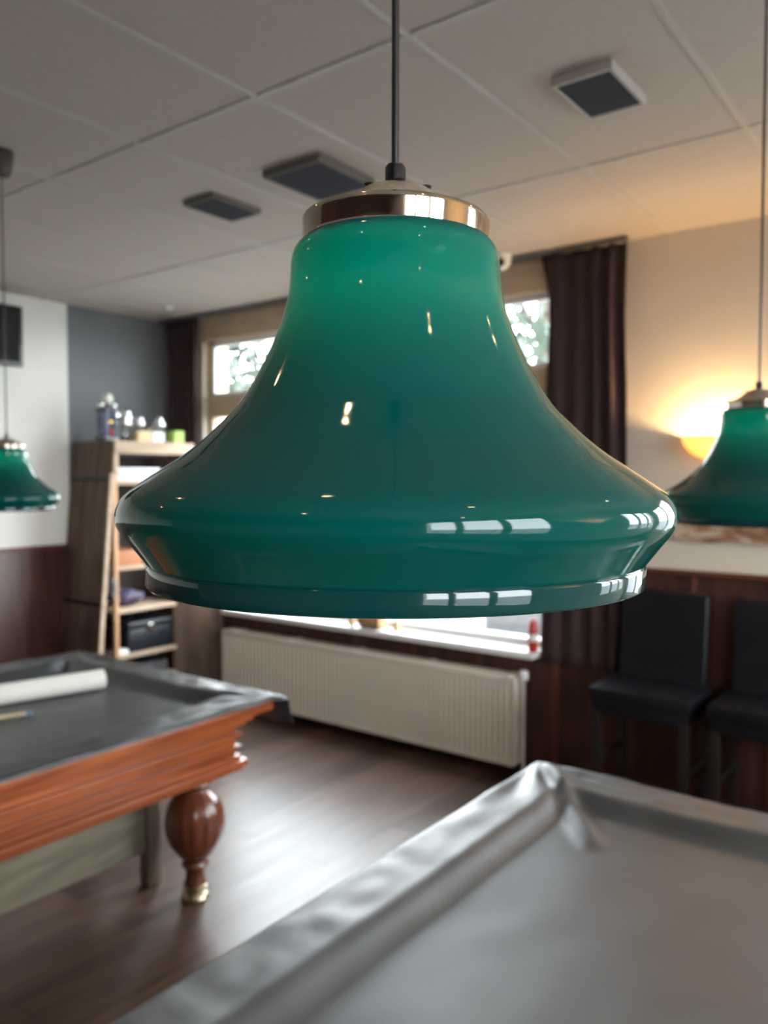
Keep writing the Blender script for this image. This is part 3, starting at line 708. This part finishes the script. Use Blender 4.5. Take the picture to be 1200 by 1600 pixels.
m = MB(); m.lathe([(.001, CEIL), (.055, CEIL), (.056, CEIL - .02), (.050, CEIL - .03), (.001, CEIL - .03)], (-2.205, 3.985, 0), 32); m.build('base', M['whitebox'], t)
m = MB(); m.lathe([(.050, CEIL - .028), (.051, CEIL - .045), (.042, CEIL - .068), (.022, CEIL - .083), (.001, CEIL - .086)], (-2.205, 3.985, 0), 32); dm = m.build('dome', M['whitebox'], t, smooth=60)
m = MB(); m.sphere((-2.188, 3.945, CEIL - .055), .024, 16, 10); m.build('lens', M['black'], t)
def spot(x, y, on, label):
    t = thing('ceiling_spotlight', (x, y, CEIL - .014), label, 'spotlight', 'ceiling spotlights')
    m = MB(); m.lathe([(.030, CEIL - .001), (.042, CEIL - .001), (.043, CEIL - .006), (.036, CEIL - .012), (.030, CEIL - .008)], (x, y, 0), 32); m.build('ring', M['chrome'], t, smooth=50)
    m = MB(); m.lathe([(.001, CEIL - .007), (.022, CEIL - .006), (.022, CEIL - .002)], (x, y, 0), 24); m.build('lens', M['spot_on'] if on else M['whitebox'], t)
spot(-4.79, 3.77, False, 'small chrome ceiling spotlight in the corner before the window')
for x, y, lab in [(-.66, .33, 'lit ceiling spotlight above the nearest lamp'), (.50, .26, 'lit ceiling spotlight right of the nearest lamp'), (-2.05, .30, 'lit ceiling spotlight between the two tables'), (.52, 1.88, 'lit ceiling spotlight beyond the right table'), (-.39, -1.05, 'lit ceiling spotlight behind the camera'), (-3.0, -.35, 'lit ceiling spotlight above the left table'), (1.42, -.45, 'lit ceiling spotlight at the right of the room')]:
    spot(x, y, True, lab)

# ------------------------------------------------------------------ wall things
t = thing('television', (XL, 2.55, 2.405), 'black flat television high on the white wall', 'television')
m = MB(); m.box((XL + .035, 2.20, 2.408), (XL + .075, 2.897, 2.803), .006); m.build('casing', M['black'], t)
m = MB(); m.box((XL + .0755, 2.225, 2.435), (XL + .078, 2.875, 2.785)); m.build('screen', M['screen'], t)
m = MB(); m.box((XL + .001, 2.40, 2.52), (XL + .036, 2.70, 2.70), .003); m.build('wall_bracket', M['iron'], t)
SX, SZ = -1.075, 1.875
t = thing('wall_lamp', (SX, YW, SZ - .12), 'glowing half bowl wall lamp on the cream wall', 'wall lamp')
m = MB(); prof = [(.001 + .19 * math.sin(a), -.125 * math.cos(a)) for a in np.linspace(0, PI / 2, 16)]
m.lathe(prof + [(.183, .002)] + [(.001 + .183 * math.sin(a), -.118 * math.cos(a)) for a in np.linspace(PI / 2, 0, 16)], (SX, YW - .001, SZ), 36, a0=PI, a1=2 * PI)
for i, v in enumerate(m.v): m.v[i] = (v[0], YW - .001 + (v[1] - YW + .001) * .62, v[2])
m.build('bowl', M['bowl'], t, smooth=60)
m = MB(); m.box((SX - .05, YW - .012, SZ - .10), (SX + .05, YW - .001, SZ - .01), .004); m.build('back_plate', M['brass'], t)
m = MB(); m.sphere((SX, YW - .062, SZ - .055), .026, 20, 12, (1, 1, 1.25)); m.build('bulb', M['sconce_bulb'], t)
m = MB(); m.lathe([(.001, -.112), (.014, -.112), (.014, -.08), (.001, -.08)], (SX, YW - .062, SZ), 16); m.build('socket', M['brass'], t)
wl = dup(t, (XR, 1.28, SZ - .12 + .10), 'half bowl wall lamp on the right wall between two windows', 'wall lamps'); wl.rotation_euler = (0, 0, -PI / 2); t['group'] = 'wall lamps'

m = MB(); poly = [(-1.30 + .02 * math.sin(k * 2.1), 1.36 + .165 * k / 7) for k in range(8)]
top = [(-1.3 + 1.1 * k / 12, 1.525 + .012 * math.sin(k * 1.7)) for k in range(1, 13)]; bot = [(-.2 - 1.1 * k / 12, 1.358 + .008 * math.sin(k * 2.3)) for k in range(0, 12)]
m.prism(poly + top + bot, 'y', YW - .030, YW - .002); tag(m.build('driftwood_board', M['mott'], smooth=0), 'mottled brown wooden board on the wall above the panelling', 'wall board')

# ------------------------------------------------------------------ bar chairs
def make_chair(x, label):
    y = 3.87
    t = thing('bar_chair', (x, y, 0), label, 'chair', 'black bar chairs along the panelling')
    m = MB(); m.box((x - .24, y - .20, .605), (x + .24, y + .19, .675), .022); m.build('seat', M['leather'], t)
    m = MB(); m.box((x - .225, y - .185, .545), (x + .225, y + .185, .612), .008); m.build('seat_frame', M['leather'], t)
    m = MB(); V = []
    prof = [(.12, .66), (.145, .80), (.160, .95), (.172, 1.09), (.180, 1.105), (.195, 1.110), (.210, 1.103), (.216, 1.09), (.205, .95), (.190, .80), (.180, .66)]
    m.prism([(y + a, b_) for a, b_ in prof], 'x', x - .21, x + .21); o = m.build('backrest', M['leather'], t, smooth=40)
    bv = o.modifiers.new('Bevel', 'BEVEL'); bv.width = .008; bv.segments = 2
    for sx in (-1, 1):
        for sy in (-1, 1):
            m = MB(); xx = x + sx * .205; yy = y + sy * .165
            m.box((xx - .022, yy - .022, 0), (xx + .022, yy + .022, .56), .004); m.build('leg', M['chairleg'], t)
    m = MB(); m.box((x - .19, y - .175, .22), (x + .19, y - .150, .25), .003); m.build('footrest', M['chairleg'], t)
    for q in (-.205, .205):
        m = MB(); m.box((x + q - .010, y - .15, .30), (x + q + .010, y + .15, .33), .003); m.build('stretcher', M['chairleg'], t)
    return t
ch = make_chair(-1.310, 'black leather bar chair by the curtain, its whole back in view')
dup(ch, (-.765, 3.87, 0), 'black leather bar chair second from the curtain, cut off at right')

# ------------------------------------------------------------------ outside
tag(MB().box((-40, YW + .25, -.15), (30, 60, -.05)).build('pavement', M['asphalt']), 'pale paved car park outside the window', 'pavement', kind='structure')
tag(MB().box((XR + .25, -30, -.15), (40, YW + .24, -.05)).build('pavement', M['asphalt']), 'pale paving outside the right wall', 'pavement', kind='structure')
def tree(x, y, h, r, seed, n, leaf, label, zc=.62, size=.16):
    t = thing('tree', (x, y, -.05), label, 'tree', 'trees outside the window')
    rng = np.random.default_rng(seed); m = MB()
    m.tube([(x, y, -.05), (x + .05, y, h * .3), (x - .08, y + .1, h * .6), (x, y, h * .92)], [.20, .16, .10, .03], 12)
    for k in range(7):
        a = k * 2.4; z = h * (.35 + .07 * k); L_ = r * (.9 - .08 * k)
        m.tube([(x, y, z), (x + .5 * L_ * math.cos(a), y + .5 * L_ * math.sin(a), z + .25 * L_), (x + L_ * math.cos(a), y + L_ * math.sin(a), z + .6 * L_)], [.07, .045, .015], 8)
    m.build('trunk', M['bark'], t)
    cl = rng.normal(size=(46, 3)); cl /= np.linalg.norm(cl, axis=1)[:, None]; cl *= (rng.random((46, 1)) ** .4) * np.array([r, r, h * .40]); cl += np.array([x, y, h * zc])
    c = cl[rng.integers(0, 46, n)] + rng.normal(size=(n, 3)) * r * .17
    A = rng.normal(size=(n, 3)); A /= np.linalg.norm(A, axis=1)[:, None]; B = np.cross(A, rng.normal(size=(n, 3))); B /= np.linalg.norm(B, axis=1)[:, None]
    s = size * (.6 + .8 * rng.random((n, 1))); V = np.stack([c - A * s, c + B * s * .45, c + A * s, c - B * s * .45], 1).reshape(-1, 3)
    m = MB(); m.v = [tuple(p) for p in V]; m.f = [(4 * k, 4 * k + 1, 4 * k + 2, 4 * k + 3) for k in range(n)]; m.mi = [0] * n
    m.build('foliage', M[leaf], t, smooth=0)
tree(-5.6, 11.5, 7.5, 2.3, 1, 1500, 'leaf', 'leafy tree seen through the window right of the lamp')
tree(-14.6, 13.0, 5.3, 1.9, 3, 2600, 'leaf2', 'low pale tree seen through the left end of the window')
t = thing('hedge', (-14, 17.5, -.05), 'clipped green hedge beyond the car park', 'hedge')
rng = np.random.default_rng(9); n = 7000
c = np.stack([rng.uniform(-24, -2, n), 17.5 + rng.normal(size=n) * .35, rng.uniform(-.05, 1.7, n)], 1)
A = rng.normal(size=(n, 3)); A /= np.linalg.norm(A, axis=1)[:, None]; B = np.cross(A, rng.normal(size=(n, 3))); B /= np.linalg.norm(B, axis=1)[:, None]
V = np.stack([c - A * .16, c + B * .08, c + A * .16, c - B * .08], 1).reshape(-1, 3)
m = MB(); m.v = [tuple(p) for p in V]; m.f = [(4 * k, 4 * k + 1, 4 * k + 2, 4 * k + 3) for k in range(n)]; m.mi = [0] * n; m.build('foliage', M['leaf2'], t, smooth=0)
m = MB(); m.box((-24, 17.35, -.05), (-2, 17.65, 1.5)); m.build('stems', M['bark'], t)
# parked car, long side towards the window
CX, CY = -3.70, 6.35
t = thing('car', (CX + 2.1, CY + .85, -.05), 'dark grey parked car outside the window', 'car')
body = [(0, .30), (.02, .62), (.10, .86), (.75, .92), (2.9, .90), (3.9, .78), (4.2, .60), (4.22, .30), (3.85, .22), (.3, .22)]
m = MB(); m.prism([(CX + a, b_ - .05) for a, b_ in body], 'y', CY, CY + 1.72); o = m.build('body', M['carpaint'], t, smooth=40)
bv = o.modifiers.new('Bevel', 'BEVEL'); bv.width = .06; bv.segments = 3
m = MB(); cab = [(.25, .90), (.75, 1.36), (1.1, 1.44), (2.1, 1.42), (3.0, .90)]
V = [(CX + a, CY + .08 + (.14 if b_ > 1 else 0), b_ - .05) for a, b_ in cab] + [(CX + a, CY + 1.64 - (.14 if b_ > 1 else 0), b_ - .05) for a, b_ in cab]
m.add(V, [(0, 1, 2, 3, 4), (9, 8, 7, 6, 5)] + [(i, (i + 1) % 5, 5 + (i + 1) % 5, 5 + i) for i in range(5)]); m.build('windows', M['carglass'], t, smooth=0)
m = MB(); m.box((CX + .85, CY + .2, 1.375), (CX + 2.15, CY + 1.52, 1.405), .01); m.build('roof', M['carpaint'], t)
for wx in (.78, 3.4):
    for wy in (CY - .01, CY + 1.53):
        m = MB(); V = []; m.lathe([(.001, 0), (.19, 0), (.21, .02), (.30, .02), (.32, .05), (.32, .15), (.30, .18), (.20, .18), (.001, .18)], (0, 0, 0), 32)
        m.v = [(CX + wx + a, wy + c_, .27 + b_) for a, b_, c_ in m.v]; m.build('wheel', M['tyre'], t, smooth=40)
for wy in (CY - .012, CY + 1.50):
    m = MB(); m.box((CX - .02, wy, .52), (CX + .22, wy + .24, .70), .02); tag(m.build('tail_light', M['taillight'], t), 'red tail light')

# ------------------------------------------------------------------ light and camera
w = bpy.data.worlds.new('sky'); S.world = w; w.use_nodes = True
nt = w.node_tree; bg = nt.nodes['Background']
tc = nt.nodes.new('ShaderNodeTexCoord'); sx = nt.nodes.new('ShaderNodeSeparateXYZ'); cr = nt.nodes.new('ShaderNodeValToRGB')
nt.links.new(tc.outputs['Generated'], sx.inputs[0]); nt.links.new(sx.outputs['Z'], cr.inputs['Fac']); nt.links.new(cr.outputs['Color'], bg.inputs['Color'])
cr.color_ramp.elements[0].position = 0.0; cr.color_ramp.elements[0].color = (.94, .97, 1.0, 1)
cr.color_ramp.elements[1].position = 0.9; cr.color_ramp.elements[1].color = (.80, .90, 1.0, 1)
bg.inputs['Strength'].default_value = 18.0
def portal(name, loc, rot, sx_, sy_):
    l = bpy.data.lights.new(name, 'AREA'); l.shape = 'RECTANGLE'; l.size = sx_; l.size_y = sy_; l.cycles.is_portal = True
    o = bpy.data.objects.new(name, l); COL.objects.link(o); o.location = loc; o.rotation_euler = rot
portal('portal_a', ((W1[0] + W1[1]) / 2, YW + .13, (W1[2] + W1[3]) / 2), (-PI / 2, 0, 0), W1[1] - W1[0], W1[3] - W1[2])
portal('portal_b', ((W2[0] + W2[1]) / 2, YW + .13, (W2[2] + W2[3]) / 2), (-PI / 2, 0, 0), W2[1] - W2[0], W2[3] - W2[2])
portal('portal_d', (XR + .13, (W4[0] + W4[1]) / 2, (W4[2] + W4[3]) / 2), (PI / 2, 0, PI / 2), W4[1] - W4[0], W4[3] - W4[2])
portal('portal_c', (XR + .13, (W3[0] + W3[1]) / 2, (W3[2] + W3[3]) / 2), (PI / 2, 0, PI / 2), W3[1] - W3[0], W3[3] - W3[2])

cam = bpy.data.cameras.new('camera'); co = bpy.data.objects.new('camera', cam); COL.objects.link(co)
cam.sensor_fit = 'VERTICAL'; cam.sensor_height = 36.0; cam.lens = 36.0 * 1270 / 1600
co.location = (0, 0, 1.67)
yaw = math.atan2(.603, .798)
co.rotation_euler = (PI / 2 - math.radians(2.4), 0, yaw)
cam.clip_start = .02; cam.clip_end = 200
cam.dof.use_dof = True; cam.dof.focus_distance = .44; cam.dof.aperture_fstop = cam.lens / 3.4
S.camera = co
vs = S.view_settings
vs.view_transform = 'Standard'; vs.look = 'None'; vs.gamma = 1.0; vs.use_curve_mapping = False; vs.exposure = 0.0
S.cycles.max_bounces = 10; S.cycles.diffuse_bounces = 6; S.cycles.glossy_bounces = 5; S.cycles.transparent_max_bounces = 16
S.cycles.sample_clamp_indirect = 6.0
S.cycles.use_denoising = True
